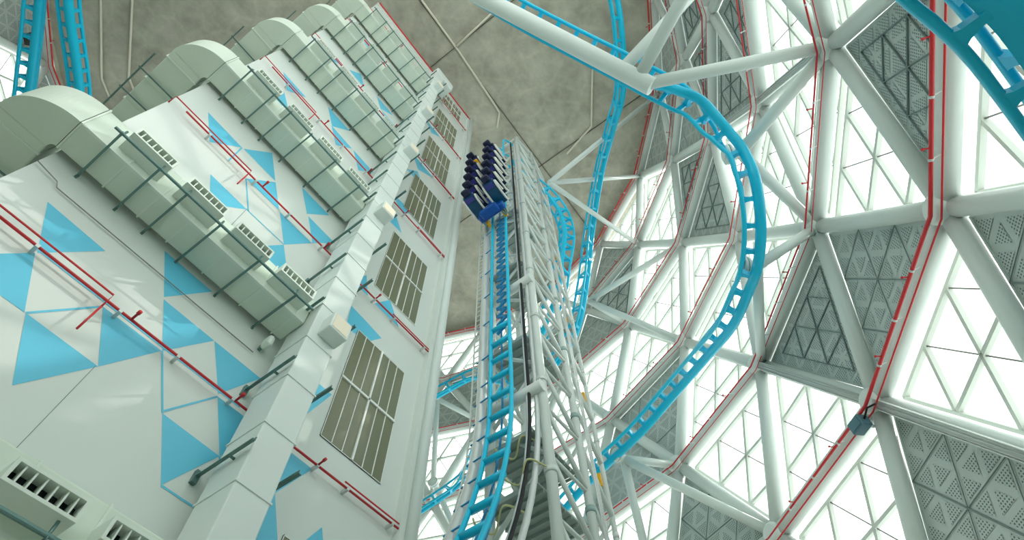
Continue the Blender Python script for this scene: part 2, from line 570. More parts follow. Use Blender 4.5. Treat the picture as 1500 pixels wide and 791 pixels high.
# ------------------------------------------------------------------ floor and ceiling
mb = MB()
ring = [P(CX + 3.3 * math.cos(2 * PI * i / 63), CN + 3.3 * math.sin(2 * PI * i / 63), 0) for i in range(63)]
for p in ring: p.z = 0
mb.plate([p - Vector((0, 0, 0.1)) for p in ring], Vector((0, 0, 0.1)))
structure(mb.build('floor', M['floor']))
HC = 5.56
mb = MB()
ring = [P(CX + 2.83 * math.cos(2 * PI * i / 63), CN + 2.83 * math.sin(2 * PI * i / 63), HC + 0.05) for i in range(63)]
mb.plate(ring, Vector((0, 0, 0.05 * S)))
structure(mb.build('ceiling', M['ceiling']))
# joints between the ceiling slabs
mb = MB()
q = HC - 0.004
for n_ in (-0.76,):
    hw = math.sqrt(max(0, 2.6 ** 2 - (n_ - CN) ** 2))
    mb.bar(P(-.2, n_, q), P(CX + hw, n_, q), 0.006 * S, 0.01 * S)
for x_ in (0.39, 1.75):
    hw = math.sqrt(max(0, 2.6 ** 2 - (x_ - CX) ** 2))
    mb.bar(P(x_, CN - hw, q), P(x_, CN + hw, q), 0.006 * S, 0.01 * S)
structure(mb.build('trim_ceiling_joints', M['joint']))
mb = MB()
ra, rb = 2.70, 2.83
for i in range(63):
    a0, a1 = 2 * PI * i / 63, 2 * PI * (i + 1) / 63
    pr = []
    for a in (a0, a1):
        pr += [P(CX + ra * math.cos(a), CN + ra * math.sin(a), HC + 0.0), P(CX + ra * math.cos(a), CN + ra * math.sin(a), HC - 0.05)]
    mb.add(pr, [(0, 1, 3, 2)])
structure(mb.build('trim_ceiling_fascia', M['ceiling']))

for pts, lab in (([(-1.70, -2.93), (-1.30, -3.48), (-1.14, -3.58)], 'thin beige ceiling conduit, left one of the two at upper left'),
                 ([(-1.54, -2.72), (-1.16, -3.28), (-1.03, -3.36)], 'thin beige ceiling conduit, right one of the two at upper left'),
                 ([(-0.08, -0.745), (0.43, -0.75), (0.98, -0.775), (1.09, -0.785), (1.19, -0.89)], 'thin pale conduit bending across the ceiling above the coaster train'),
                 ([(0.39, -0.745), (0.362, -0.33)], 'short pale conduit branching on the ceiling at top centre'),
                 ([(1.27, 0.14), (1.72, -0.16), (1.80, -0.5)], 'dark thin conduit on the ceiling left of the second blue track')):
    mb = MB()
    mb.tube([P(x, n_, HC - 0.012) for x, n_ in pts], 0.0105 * S, 6)
    tag(mb.build('ceiling_conduit', M['conduit']), lab, 'conduit', 'conduits on the ceiling')

# ------------------------------------------------------------------ the building: wall with painted triangles
XL, XR, HT = -0.258, 0.926, 5.15
TRI = [[(-.181, 1.126), (-.113, 1.005), (-.044, 1.122)], [(-.115, 1.002), (-.045, .882), (-.188, .88)], [(-.043, .883), (.029, .757), (.103, .881)],
       [(.033, 1.0), (.103, .881), (.171, 1.002)], [(.033, 1.245), (.102, 1.127), (.173, 1.245)], [(.105, 1.121), (.172, 1.003), (.245, 1.121)],
       [(.246, 1.121), (.318, 1.004), (.385, 1.122)], [(.320, .998), (.388, .878), (.474, 1.0)], [(.246, .881), (.318, .756), (.388, .878)],
       [(-.18, 1.875), (-.107, 1.75), (-.04, 1.87)], [(-.034, 1.872), (.032, 1.998), (.103, 1.870)], [(.036, 1.748), (.106, 1.866), (.171, 1.751)],
       [(-.036, 1.624), (.022, 1.51), (.100, 1.622)], [(.176, 1.747), (.246, 1.624), (.316, 1.749)], [(.18, 1.979), (.248, 1.867), (.316, 1.979)],
       [(.256, 1.862), (.317, 1.752), (.384, 1.86)], [(.176, 1.50), (.246, 1.622), (.316, 1.50)],
       [(-.174, 2.60), (-.107, 2.49), (-.040, 2.60)], [(-.18, 2.37), (-.110, 2.25), (-.05, 2.37), (-.106, 2.455)], [(.045, 2.73), (.115, 2.602), (.186, 2.73)],
       [(.111, 2.602), (.177, 2.486), (.243, 2.60)], [(.25, 2.602), (.319, 2.482), (.385, 2.602)],
       [(-.17, 3.345), (-.115, 3.23), (-.05, 3.33)], [(-.02, 3.37), (.037, 3.50), (.10, 3.37)], [(.18, 3.46), (.24, 3.35), (.32, 3.46)], [(.25, 3.35), (.32, 3.24), (.385, 3.35)],
       [(-.12, 4.10), (-.06, 3.99), (0.0, 4.10)], [(.11, 4.22), (.18, 4.11), (.24, 4.22)],
       [(.615, 1.756), (.672, 1.855), (.742, 1.756)], [(.535, 1.64), (.545, 1.53), (.635, 1.545), (.682, 1.625), (.60, 1.635)], [(.46, 1.245), (.582, 1.245), (.535, 1.13)],
       [(.46, 1.0), (.602, 1.0), (.53, .875)], [(.46, .76), (.535, .885), (.60, .76)], [(.60, .76), (.675, .885), (.735, .76)],
       [(.50, 2.35), (.56, 2.47), (.63, 2.36)], [(.53, 3.0), (.60, 3.12), (.68, 3.0)], [(.50, 1.76), (.545, 1.86), (.58, 1.76)], [(.52, 3.27), (.60, 3.15), (.72, 3.27)],
       [(.52, 4.02), (.60, 3.9), (.68, 4.02)], [(.50, 2.6), (.60, 2.53), (.66, 2.64)]]
LINES = [((.172, 1.003), (.246, .881)), ((.246, .887), (.32, .997)), ((.318, .756), (.41, .756)), ((-.043, .883), (.033, 1.0)), ((.388, .878), (.41, .84)),
         ((-.12, 1.012), (.375, 1.012)), ((.682, 1.625), (.60, 1.5)), ((-.04, 1.87), (-.034, 1.75)), ((.10, 1.622), (.246, 1.624)), ((.036, 1.748), (.106, 1.622))]
wall = sempty('wall_left', P((XL + XR) / 2, -1.3, 0) * 1.0)
wall.location.z = 0
mb = MB()
mb.pbox(XL, XR, -1.9, -1.0, -EYE / S, HT)
for T in TRI:
    pts = [P(x, -0.9995, h) for x, h in T]
    nv = (pts[1] - pts[0]).cross(pts[2] - pts[0])
    if nv.y > 0: pts.reverse()
    mb.add(pts, [tuple(range(len(pts)))], False, 1)
for a, b_ in LINES:
    d = Vector((b_[0] - a[0], b_[1] - a[1])).normalized(); q = Vector((-d.y, d.x)) * 0.0022
    pts = [P(a[0] + q.x, -0.9993, a[1] + q.y), P(b_[0] + q.x, -0.9993, b_[1] + q.y), P(b_[0] - q.x, -0.9993, b_[1] - q.y), P(a[0] - q.x, -0.9993, a[1] - q.y)]
    if (pts[1] - pts[0]).cross(pts[2] - pts[0]).y > 0: pts.reverse()
    mb.add(pts, [(0, 1, 2, 3)], False, 1)
mb.build('wall_block', [M['wall'], M['blue_paint']], wall)
mb = MB()   # fine expansion joints
for i in range(7):
    mb.pbox(0.0985, 0.0995, -1, -0.9994, -.12 + i * .749, 0.13 + i * .749)
mb.build('wall_joint', M['galv'], wall)
mb = MB()   # pilaster and round corner tube at the right end of the wall
mb.pbox(0.884, XR, -1.0, -0.975, -EYE / S, HT)
mb.build('corner_pilaster', M['wall'], wall)
mb = MB(); mb.tube([P(0.918, -0.965, -EYE / S), P(0.918, -0.965, HT)], 0.017 * S, 16)
mb.build('corner_tube', M['lattice'], wall)
mb = MB(); mb.pbox(XL - 0.01, XR + 0.01, -1.9, -0.985, HT, HT + 0.03)
mb.build('parapet', M['wall'], wall)

# olive windows of the building
for i in range(-1, 6):
    hb = 1.099 + .749 * i; ht = min(hb + .464, HT - 0.01); x0, x1 = .589, .811
    wn += 1
    w = sempty('window_%d' % wn, P((x0 + x1) / 2, -1, hb))
    mb = MB(); mb.pbox(x0, x1, -1.01, -0.9975, hb, ht); mb.build('pane', M['olive'], w)
    mb = MB(); t = 0.002
    for a, b_ in ((x0, x0 + t), (x1 - t, x1)): mb.pbox(a, b_, -1, -.9965, hb, ht)
    for a, b_ in ((hb, hb + t), (ht - t, ht)): mb.pbox(x0, x1, -1, -.9965, a, b_)
    mb.build('frame', M['frame'], w)
    mb = MB(); xm = (x0 + x1) / 2; hm = (hb + ht) / 2
    mb.pbox(xm - .003, xm + .003, -1, -.993, hb, ht); mb.pbox(x0, x1, -1, -.993, hm - .004, hm + .004)
    for f in (1 / 6, 1 / 3, 2 / 3, 5 / 6):
        xx = x0 + (x1 - x0) * f; mb.pbox(xx - .0011, xx + .0011, -1, -.995, hb, ht)
    mb.build('glazing_bar', M['frame'], w)

# red edging pipe on top of the wall
mb = MB(); mb.tube([P(XL, -0.98, HT + 0.035), P(XR, -0.98, HT + 0.035), P(XR, -1.4, HT + 0.035)], 0.006 * S, 8)
tag(mb.build('sprinkler_pipe', M['red']), 'red pipe along the very top edge of the white building', 'pipe')

# ------------------------------------------------------------------ horizontal air ducts
DUCTL = ['lowest pale green air duct with two grilles in the bottom left corner', 'pale green air duct with the widest bend, at the left edge', 'pale green air duct second in the stack above the lowest visible bend',
         'pale green air duct in the middle of the stack of bends', 'pale green air duct second from the top of the stack', 'topmost and smallest pale green air duct under the ceiling']
HX = [-.197, -.10, -.027, .067, .183, .302]
OX = [(-.189, -.088), (-.047, .058), (.094, .200), (.237, .345)]
for i in range(6):
    h0 = .504 + .749 * i; h1 = h0 + .105
    root = thing('air_duct', DUCTL[i], 'duct', P(0.05, -.95, h0), 'horizontal air ducts')
    nI, nO = -.984, -.897
    mb = MB()
    mb.pbox(-.266, .376, nI, nO, h0, h1)
    mb.build('duct_body', M['duct'], root, 0.004 * S)
    # bend around the wall corner and the run along the side wall
    mb = MB()
    cx, cn, ro, ri = -.266, -1.0, .122, .012
    nseg = 18; vo = []; vi = []
    for k in range(nseg + 1):
        a = PI / 2 + PI / 2 * k / nseg
        vo.append((cx + ro * math.cos(a), cn + .103 * math.sin(a))); vi.append((cx + ri * math.cos(a), cn + .016 * math.sin(a)))
    vs = []
    for (a, b_), (c, d) in zip(vo, vi):
        vs += [P(a, b_, h0), P(a, b_, h1), P(c, d, h1), P(c, d, h0)]
    for k in range(nseg):
        o = k * 4; o2 = o + 4
        mb.add([vs[o], vs[o2], vs[o2 + 1], vs[o + 1]], [(0, 1, 2, 3)], True)
        mb.add([vs[o + 1], vs[o2 + 1], vs[o2 + 2], vs[o + 2]], [(0, 1, 2, 3)])
        mb.add([vs[o + 2], vs[o2 + 2], vs[o2 + 3], vs[o + 3]], [(0, 1, 2, 3)], True)
        mb.add([vs[o + 3], vs[o2 + 3], vs[o2], vs[o]], [(0, 1, 2, 3)])
    mb.build('elbow', M['duct'], root)
    mb = MB()
    mb.pbox(cx - ro, cx - ri, -1.75, cn, h0, h1)
    mb.build('side_run', M['duct'], root, 0.004 * S)
    for xx in (-.262, -.15, -.06, .02, .125, .24, .345):
        mb = MB(); mb.pbox(xx - .002, xx + .002, nI - .001, nO + .002, h0 - .0018, h1 + .002); mb.build('flange', M['flange'], root)
    for nn in (-1.03, -1.14, -1.25, -1.36, -1.47, -1.6):
        mb = MB(); mb.pbox(cx - ro - .003, cx - ri + .002, nn - .002, nn + .002, h0 - .002, h1 + .003); mb.build('flange', M['flange'], root)
    mb = MB(); mb.pbox(-.25, .37, nO - .006, nO + .0015, h0 - .0015, h0 + .004); mb.build('edge_seam', M['flange'], root)
    # outlets with their egg crate grilles
    for x0, x1 in OX:
        mb = MB()
        a, b_ = h0 + .024, h0 + .060; nf = -.842
        mb.pbox(x0, x1, nO - .002, nf - .028, a, b_)
        t = .005
        mb.pbox(x0, x1, nf - .028, nf, a, a + t); mb.pbox(x0, x1, nf - .028, nf, b_ - t, b_)
        mb.pbox(x0, x0 + t, nf - .028, nf, a + t, b_ - t); mb.pbox(x1 - t, x1, nf - .028, nf, a + t, b_ - t)
        ob = mb.build('outlet', M['flange'], root)
        mb = MB(); mb.pbox(x0 + t, x1 - t, nf - .0275, nf - .0265, a + t, b_ - t); mb.build('dark_back', M['slot'], ob)
        mb = MB()
        for q in range(1, 7):
            xx = x0 + (x1 - x0) * q / 7
            mb.pbox(xx - .0012, xx + .0012, nf - .027, nf - .002, a + t, b_ - t)
        mb.build('grille', M['flange'], ob)
    # hangers: steel angles under the duct and one long rail
    for hx in HX:
        mb = MB()
        mb.angle(P(hx, -1.0, h0 - .012), P(hx, -.838, h0 - .012), 0.0052 * S, 0.0016 * S)
        mb.pbox(hx - .003, hx + .003, -1.0, -.996, h0 - .018, h0 - .008)
        mb.tube([P(hx, -.85, h0 - .014), P(hx, -.85, h0 + .02)], 0.0025 * S, 6)
        mb.build('hanger', M['galv'], root)
    mb = MB()
    mb.angle(P(-.215, -.846, h0 - .006), P(.36, -.846, h0 - .006), 0.0048 * S, 0.0014 * S)
    mb.build('hanger_rail', M['galv'], root)
    mb = MB()
    for nn in (-1.12, -1.22, -1.33, -1.45):
        mb.angle(P(-.258, nn, h0 - .012), P(-.42, nn, h0 - .012), 0.0055 * S, 0.0016 * S)
    mb.angle(P(-.415, -1.05, h0 - .006), P(-.415, -1.5, h0 - .006), 0.0048 * S, 0.0014 * S)
    mb.build('side_hanger', M['galv'], root)

# ------------------------------------------------------------------ white vertical duct
root = thing('vertical_duct', 'tall white rectangular duct climbing the middle of the building', 'duct', P(.416, -.92, -EYE / S))
VX0, VX1, VN = .377, .457, -.852
mb = MB(); mb.pbox(VX0, VX1, -.962, VN, -EYE / S, 4.72); mb.build('duct_body', M['vduct'], root, 0.003 * S)
q = 0.15
while q < 4.6:
    mb = MB(); mb.pbox(VX0 - .002, VX1 + .002, -.964, VN + .002, q - .002, q + .002); mb.build('flange', M['vduct'], root); q += .145
mb = MB(); mb.pbox(VX0 - .004, .56, -.962, VN + .004, 4.66, 4.80); mb.build('top_hood', M['vduct'], root, 0.012 * S)
for i in range(0, 6):
    hh = .445 + .749 * i
    mb = MB(); mb.pbox(.398, .458, VN - .001, VN + .045, hh, hh + .062)
    ob = mb.build('outlet', M['vduct'], root, 0.003 * S)
    mb = MB(); mb.pbox(.404, .452, VN + .045, VN + .0462, hh + .006, hh + .056); mb.build('outlet_face', M['cream'], ob)
h = .305; j = 0
while h < 4.7:
    for s, xx in ((0, VX0 - .012), (1, VX1 + .022)):
        mb = MB()
        mb.angle(P(xx, -1.0, h), P(xx, -.832, h), 0.0075 * S, 0.0018 * S, side=1 if s else -1)
        mb.pbox(xx - .006, xx + .006, -1.0, -.99, h - .014, h + .014)
        mb.tube([P(xx, -.90, h), P(VX0 if s == 0 else VX1, -.90, h)], 0.003 * S, 6)
        mb.build('bracket', M['galv'], root)
    h += .2497

# ------------------------------------------------------------------ red pipes on the wall
PL = ['the lowest, crossing from the left edge', 'second from the bottom', 'third from the bottom', 'fourth from the bottom', 'fifth from the bottom', 'topmost near the roof']
for i in range(6):
    h = .998 + .749 * i
    if h > HT: break
    root = thing('sprinkler_pipe', 'red sprinkler pipe on the white wall, ' + PL[i], 'pipe', P(.33, -.97, h), 'red pipes on the white wall')
    d = -.980; rr = 0.0030 * S
    mb = MB(); mb.tube([P(-.262 if i == 0 else -.207, d, h), P(.90, d, h)], rr, 8); mb.build('main_pipe', M['red'], root)
    mb = MB()
    mb.tube([P(-.255, d - .02, h), P(-.255, d, h + .022), P(.03, d, h + .022), P(.03, d, h - .02)], rr * .72, 8)
    mb.tube([P(.03, d, h - .02), P(.03, d + .005, h - .10)], rr * .72, 8)
    mb.build('branch_pipe', M['red'], root)
    mb = MB()
    mb.tube([P(.688, d, h + .014), P(.905, d, h + .014), P(.905, d, h - .004)], rr * .7, 8)
    mb.build('branch_pipe', M['red'], root)
    for xx in (-.12, .06, .2, .345, .49, .6, .7, .86):
        mb = MB()
        mb.pbox(xx - .0035, xx + .0035, -1, d + .004, h - .0055, h + .003)
        mb.build('pipe_clip', M['silver'], root)
    for xx in (.085, .352, .60):
        mb = MB(); mb.tube([P(xx, d, h), P(xx, d + .018, h + .004), P(xx, d + .0182, h + .004), P(xx, d + .026, h + .006)], [rr * .9, rr * .9, rr * 1.4, rr * 1.4], 8)
        mb.build('sprinkler_head', M['red'], root)

# thin grey cables along the wall under the ducts
CL = ['under the duct with the widest bend']
for i in range(1):
    h = 1.253 + .749 * i
    mb = MB()
    mb.tube([P(-.256, -.99, h - .065), P(-.205, -.994, h - .07), P(-.195, -.994, h - .085), P(.335, -.994, h - .085)], 0.0013 * S, 6)
    tag(mb.build('wall_cable', M['cable']), 'thin grey cable fixed to the white wall ' + CL[i], 'cable')
    root = thing('loudspeaker', 'small white loudspeaker at the cable end ' + CL[i], 'loudspeaker', P(.345, -.97, h - .07))
    mb = MB(); mb.pbox(.336, .354, -.985, -.952, h - .072, h - .038); mb.build('housing', M['flange'], root, 0.008 * S)
    mb = MB(); mb.pbox(.341, .349, -1.0, -.985, h - .062, h - .048); mb.build('bracket', M['galv'], root)

# ------------------------------------------------------------------ coaster tracks
def track(name, label, ctrl, gauge, soff, rail_r, spine_r, tie, per=10, box=False, group='coaster tracks', tie_w=0.035, single=False, web=True, thick=0.012):
    """ctrl: (x,n,h, sx,sn,sh): centre between the rails and direction from rails to spine"""
    smp = spline(ctrl, per)
    pts = [P(*q[:3]) for q in smp]; sdir = [Vector((q[3], -q[4], q[5])) for q in smp]
    n = len(pts); T = []; G = []; U = []
    for i in range(n):
        t = (pts[min(n - 1, i + 1)] - pts[max(0, i - 1)]).normalized()
        u = sdir[i] - t * sdir[i].dot(t); u.normalize()
        T.append(t); U.append(u); G.append(t.cross(u))
    low = min(pts, key=lambda p: p.z)
    root = thing(name, label, 'roller coaster track', low, group)
    g2 = gauge * S / 2
    for s in (-1, 1):
        mb = MB(); mb.tube([p + g * s * g2 for p, g in zip(pts, G)], rail_r * S, 10); mb.build('running_rail', M['track'], root)
    sp = [p + u * soff * S for p, u in zip(pts, U)]
    mb = MB()
    if box:
        w = spine_r * S
        mb.sweep(sp, G, U, [(-w, -w * .8), (w, -w * .8), (w, w * .8), (-w, w * .8)])
    else:
        mb.tube(sp, spine_r * S, 14)
    mb.build('spine', M['track'], root)
    acc = 0.0; last = None; cnt = 0
    for i in range(1, n):
        seg = (pts[i] - pts[i - 1]).length
        while acc + seg >= tie * S and cnt < 98:
            f = (tie * S - acc) / seg
            p = pts[i - 1].lerp(pts[i], f); t = T[i]; u = U[i]; g = G[i]
            c = p + u * soff * S
            mb = MB(); w = tie_w * S / 2; th = thick * S / 2
            for s in ((0,) if single else (-1, 1)):
                r0 = c + g * s * spine_r * S * 0.55; r1 = p + g * s * g2
                d = r1 - r0; nn = t.cross(d).normalized() * (2.0 if single else 1.0)
                ol = [r0 - t * w * 1.25, r0 + d * .2 - t * w * .75, r0 + d * .5 - t * w * .5, r0 + d * .8 - t * w * .7, r1 - t * w * 1.2,
                      r1 + t * w * 1.2, r0 + d * .8 + t * w * .7, r0 + d * .5 + t * w * .5, r0 + d * .2 + t * w * .75, r0 + t * w * 1.25]
                mb.plate(ol, nn * th)
            if web:
                mb.bar(p - g * g2, p + g * g2, tie_w * S * .55, thick * S, u)
            mb.build('cross_tie', M['track'], root); cnt += 1
            seg -= (tie * S - acc); acc = 0.0
            break
        else:
            acc += seg
            continue
        acc = max(0.0, seg)
    return root, pts, T, U, G


def cp(th, rad, h, out=1.0, dn=0.0):
    a = math.radians(th)
    return (CX + rad * math.cos(a), CN + rad * math.sin(a), h, math.cos(a) * out, math.sin(a) * out, -dn)


# big loop track that hugs the facade
loop = [(-.15, -.31, 3.5, .3, .1, -1), (.085, -.182, 3.3, .3, .1, -1), (.314, -.057, 3.1, .3, .1, -1), (.523, .064, 2.95, .3, .15, -1), (.70, .171, 2.8, .35, .2, -1), (.835, .248, 2.7, .4, .3, -1),
        (.908, .291, 2.63, .45, .4, -1), (.979, .319, 2.57, .5, .5, -1), (1.054, .326, 2.51, .5, .65, -.95), (1.127, .327, 2.45, .5, .8, -.9), (1.189, .327, 2.37, .45, .9, -.9)]
loop += [cp(th, 2.26, hh, 1, dn) for th, hh, dn in ((63.96, 2.281, .62), (62.22, 2.223, .46), (60.0, 2.179, .41), (57.5, 2.152, .43), (54.93, 2.143, .5), (52.5, 2.166, .6), (47.17, 2.211, .73), (40.35, 2.321, .8), (32.2, 2.406, .77), (24.25, 2.432, .77), (16.19, 2.442, .78), (11.0, 2.41, .8), (4, 2.30, .85), (-4, 2.12, .85))]
loop_track = track('coaster_track', 'long cyan loop track sweeping from top centre round to the tower foot', loop, .118, .062, .0095, .022, .105, tie_w=.034, single=True)
# second track from the top edge down behind the tower
second = [cp(93, 2.15, 5.0), cp(86, 2.2, 4.72), cp(78, 2.24, 4.55), cp(63, 2.15, 4.42), cp(53, 2.09, 4.52), cp(43, 2.07, 4.55), cp(32, 2.1, 4.30), cp(25.0, 2.13, 3.90), cp(18.0, 2.15, 3.53), cp(8, 2.15, 3.42), cp(0, 2.15, 3.62), cp(-8.6, 2.15, 3.90), cp(-18.8, 2.15, 3.82), cp(-30, 2.15, 3.7)]
track('coaster_track', 'cyan track dropping from the top edge behind the loop track', second, .10, .050, .0095, .022, .15, tie_w=.032)
# drop on the far side of the top hat
drop = [(1.13, -.70, 4.06, 0, 0, -1), (1.28, -.68, 3.98, -.5, 0, -.9), (1.41, -.61, 3.80, -1, 0, -.3), (1.505, -.585, 3.6, -1, .1, 0), (1.52, -.595, 3.3, -1, .25, 0), (1.51, -.66, 3.0, -.8, .5, .1), (1.55, -.76, 2.78, -.6, .7, -.3),
        (1.70, -1.05, 2.66, -.2, .5, -.8), (1.95, -1.5, 2.72, .5, .2, -.8), cp(-9, 2.15, 2.86, 1, .4), cp(-16, 2.16, 2.72, 1, .4), cp(-26, 2.16, 2.55, 1, .4)]
track('coaster_track', 'cyan track falling down the right side of the tower and reappearing low on its left', drop, .095, .040, .0075, .015, .12, tie_w=.026)
# close track crossing the top right corner
NU = (-.15, .745, -.57)
near = [(x, n_, h_) + NU for x, n_, h_ in ((-.60, .02, 1.06), (-.25, .20, 1.03), (.10, .36, 1.0), (.30, .44, .975), (.40, .475, .965), (.463, .50, .96), (.54, .526, .96), (.69, .562, .96), (.85, .595, .955), (1.05, .63, .94), (1.35, .66, .90), (1.7, .66, .84))]
track('coaster_track', 'close cyan track with a wide spine crossing the top right corner', near, .106, .070, .0095, .040, .15, tie_w=0.034, box=True, web=False, thick=.016)
# two tracks at the upper left
t_l = [(-2.2, -2.35, 4.45, .3, .6, -.6), (-1.62, -2.67, 4.4, .3, .6, -.6), (-1.30, -3.34, 4.4, .3, .6, -.6), (-1.1, -3.8, 4.4, .3, .6, -.6)]
t_l = [(-1.85, -2.30, 4.4, .8, 1.2, -.8), (-1.606, -2.68, 4.4, .8, 1.2, -.8), (-1.30, -3.28, 4.4, .8, 1.2, -.8), (-1.05, -3.8, 4.4, .8, 1.2, -.8)]
track('coaster_track', 'cyan track segment at the top left corner, the left one of two', t_l, .12, .06, .013, .03, .10)
t_r = [(-1.70, -2.12, 4.4, .3, .6, -1), (-1.473, -2.50, 4.4, .3, .6, -1), (-1.05, -2.99, 4.4, .3, .6, -1), (-.75, -3.5, 4.4, .3, .6, -1)]
track('coaster_track', 'cyan track segment at the top left corner, the right one of two', t_r, .12, .06, .013, .03, .10)

# vertical lift track of the top hat
XT, NT = .966, -.712
RC = 1.55


def lift_center(h):
    if h >= 1.42: return XT
    d = 1.42 - h
    return XT - (RC - math.sqrt(max(0, RC * RC - d * d)))


def follow0(dx, dn, h0, h1, step=.08):
    out = []; h = h0
    while h <= h1:
        out.append(P(lift_center(h) + dx, NT + dn, h)); h += step
    return out


lift = []
h = .25
while h < 1.45:
    x = lift_center(h); d = max(0, 1.42 - h); a = math.asin(min(1, d / RC))
    lift.append((x, NT, h, math.cos(a), 0, -math.sin(a))); h += .13
h = 1.55
while h < 4.05:
    lift.append((XT, NT, h, 1, 0, 0)); h += .3
lift += [(XT, NT, 4.0, 1, 0, 0), (XT + .02, NT, 4.12, .9, 0, -.4), (XT + .08, NT + .01, 4.18, .5, 0, -.9), (XT + .15, NT + .03, 4.14, 0, 0, -1)]
smp = spline(lift, 6)
LP = [P(*q[:3]) for q in smp]
lift_root = thing('lift_track', 'vertical cyan lift track on the tower below and behind the train', 'roller coaster track', LP[0], 'coaster tracks')
for s in (-1, 1):
    mb = MB(); mb.tube([p + Vector((0, s * .041 * S, 0)) for p in LP], .0072 * S, 10); mb.build('running_rail', M['track'], lift_root)
h = .30
while h < 1.80:
    x = lift_center(h); mb = MB()
    mb.tube([P(x + .004, NT - .041, h), P(x + .004, NT + .041, h)], .0105 * S, 10); mb.build('cross_tie', M['track'], lift_root); h += .092
for n_ in (-.016, .016):
    mb = MB(); mb.tube(follow0(.03, n_, .25, 4.0), .0035 * S, 8); mb.build('inner_rail', M['track_dark'], lift_root)
# zigzag drive plates between the rails
mb = MB()
h = 1.75; s = 1
while h < 2.75:
    mb.bar(P(XT + .012, NT - s * .022, h), P(XT + .012, NT + s * .022, h + .028), .010 * S, .008 * S, (1, 0, 0)); h += .028; s = -s
mb.build('zigzag_plates', M['track_dark'], lift_root)
# pale tube that runs beside the far rail
mb = MB(); mb.tube([p - g * 0 + Vector((0, 0, 0)) + Vector((0.018 * S, 0.090 * S, 0)) for p in LP[:-4] for g in (Vector(),)], .017 * S, 14)
mb.build('side_tube', M['silver'], lift_root)
for i in range(2, len(LP) - 6, 4):
    p = LP[i]
    mb = MB(); mb.bar(p + Vector((0, .041 * S, 0)), p + Vector((.006 * S, .108 * S, 0)), .004 * S, .003 * S)
    mb.build('tube_clip', M['track_dark'], lift_root)


def follow(dx, dn, h0, h1, step=.08):
    out = []; h = h0
    while h <= h1:
        out.append(P(lift_center(h) + dx, NT + dn, h)); h += step
    return out


for dx, dn, r, mt, nm, lab in ((.055, .068, .0052, 'black', 'power_cable', 'black power cable hanging beside the cyan lift rail'),
                               (.058, .058, .0045, 'silver', 'conduit_pipe', 'thin steel conduit next to the black cable on the tower'),
                               (.075, .082, .0085, 'silver', 'conduit_pipe', 'pale steel pipe curving down the tower right of the black cable')):
    mb = MB(); mb.tube(follow(dx, dn, .25, 4.1), r * S, 8)
    tag(mb.build(nm, M[mt]), lab, 'pipe' if mt != 'black' else 'cable')
# chain beside the pale tube, and the cat ladder
mb = MB()
pts = follow(.05, -.118, .9, 3.6, .022)
for i in range(0, len(pts) - 1, 2):
    mb.bar(pts[i], pts[i + 1], .009 * S, .006 * S, (1, 0, 0))
tag(mb.build('cable_chain', M['black']), 'black link cable chain at the left edge of the tower', 'chain')
root = thing('cat_ladder', 'thin pale cat ladder at the left edge of the tower', 'ladder', P(lift_center(.95), -.85, .95))
for q in (-.135, -.16):
    mb = MB(); mb.tube(follow(.05, q, .95, 3.6), .0032 * S, 6); mb.build('stringer', M['tower'], root)
a = follow(.05, -.135, .95, 3.6, .035); b_ = follow(.05, -.16, .95, 3.6, .035)
for p, q in zip(a, b_):
    mb = MB(); mb.tube([p, q], .0022 * S, 5); mb.build('rung', M['tower'], root)

# ------------------------------------------------------------------ lattice tower
tower = thing('lattice_tower', 'tall white tubular lattice tower carrying the cyan lift track', 'tower', P(1.2, -.71, -EYE / S))
NA, NB = -.612, -.815
TOP = {1.05: 4.23, 1.245: 4.36, 1.38: 4.07}
cols = {}
for n_ in (NA, NB):
    for x_, rr in ((1.05, .0155), (1.245, .0130), (1.38, .0080)):
        mb = MB(); mb.tube([P(x_, n_, -EYE / S), P(x_, n_, TOP[x_])], rr * S, 14)
        mb.build('column', M['tower'], tower)
        h = .35
        while h < TOP[x_] - .1:
            mb = MB(); mb.tube([P(x_, n_, h), P(x_, n_, h + .018)], rr * S * 1.22, 14)
            mb.build('collar', M['collar'] if x_ == 1.245 else M['tower'], tower); h += .37
h = .16; j = 0
BAY = .20
cnt = 0
while h < 4.0:
    for n_ in (NA, NB):
        mb = MB()
        mb.tube([P(1.05, n_, h + BAY), P(1.245, n_, h)], .0085 * S, 8)
        mb.tube([P(1.245, n_, h + BAY), P(1.05, n_, h + BAY)], .006 * S, 8)
        mb.build('brace', M['tower'], tower)
        if n_ == NA:
            mb = MB(); mb.tube([P(1.245, n_, h + BAY), P(1.38, n_, h)], .0075 * S, 8); mb.build('brace', M['tower'], tower)
    for x_ in (1.05, 1.38):
        if j % 2 and x_ == 1.38: continue
        mb = MB()
        a = (NA, NB) if j % 2 else (NB, NA)
        mb.tube([P(x_, a[0], h), P(x_, a[1], h + BAY)], .0068 * S, 8)
        mb.build('cross_brace', M['tower'], tower)
    h += BAY; j += 1
# top diagonal and the cap frame
mb = MB(); mb.tube([P(1.05, NA, 4.22), P(1.245, NA, 4.35), P(1.38, NA, 4.06)], .0095 * S, 10); mb.tube([P(1.05, NB, 4.22), P(1.245, NB, 4.35), P(1.38, NB, 4.06)], .0095 * S, 10)
mb.tube([P(1.05, NA, 4.22), P(1.05, NB, 4.22)], .0095 * S, 10); mb.tube([P(1.38, NA, 4.06), P(1.38, NB, 4.06)], .0095 * S, 10); mb.tube([P(1.245, NA, 4.35), P(1.245, NB, 4.35)], .0095 * S, 10)
mb.build('top_frame', M['tower'], tower)
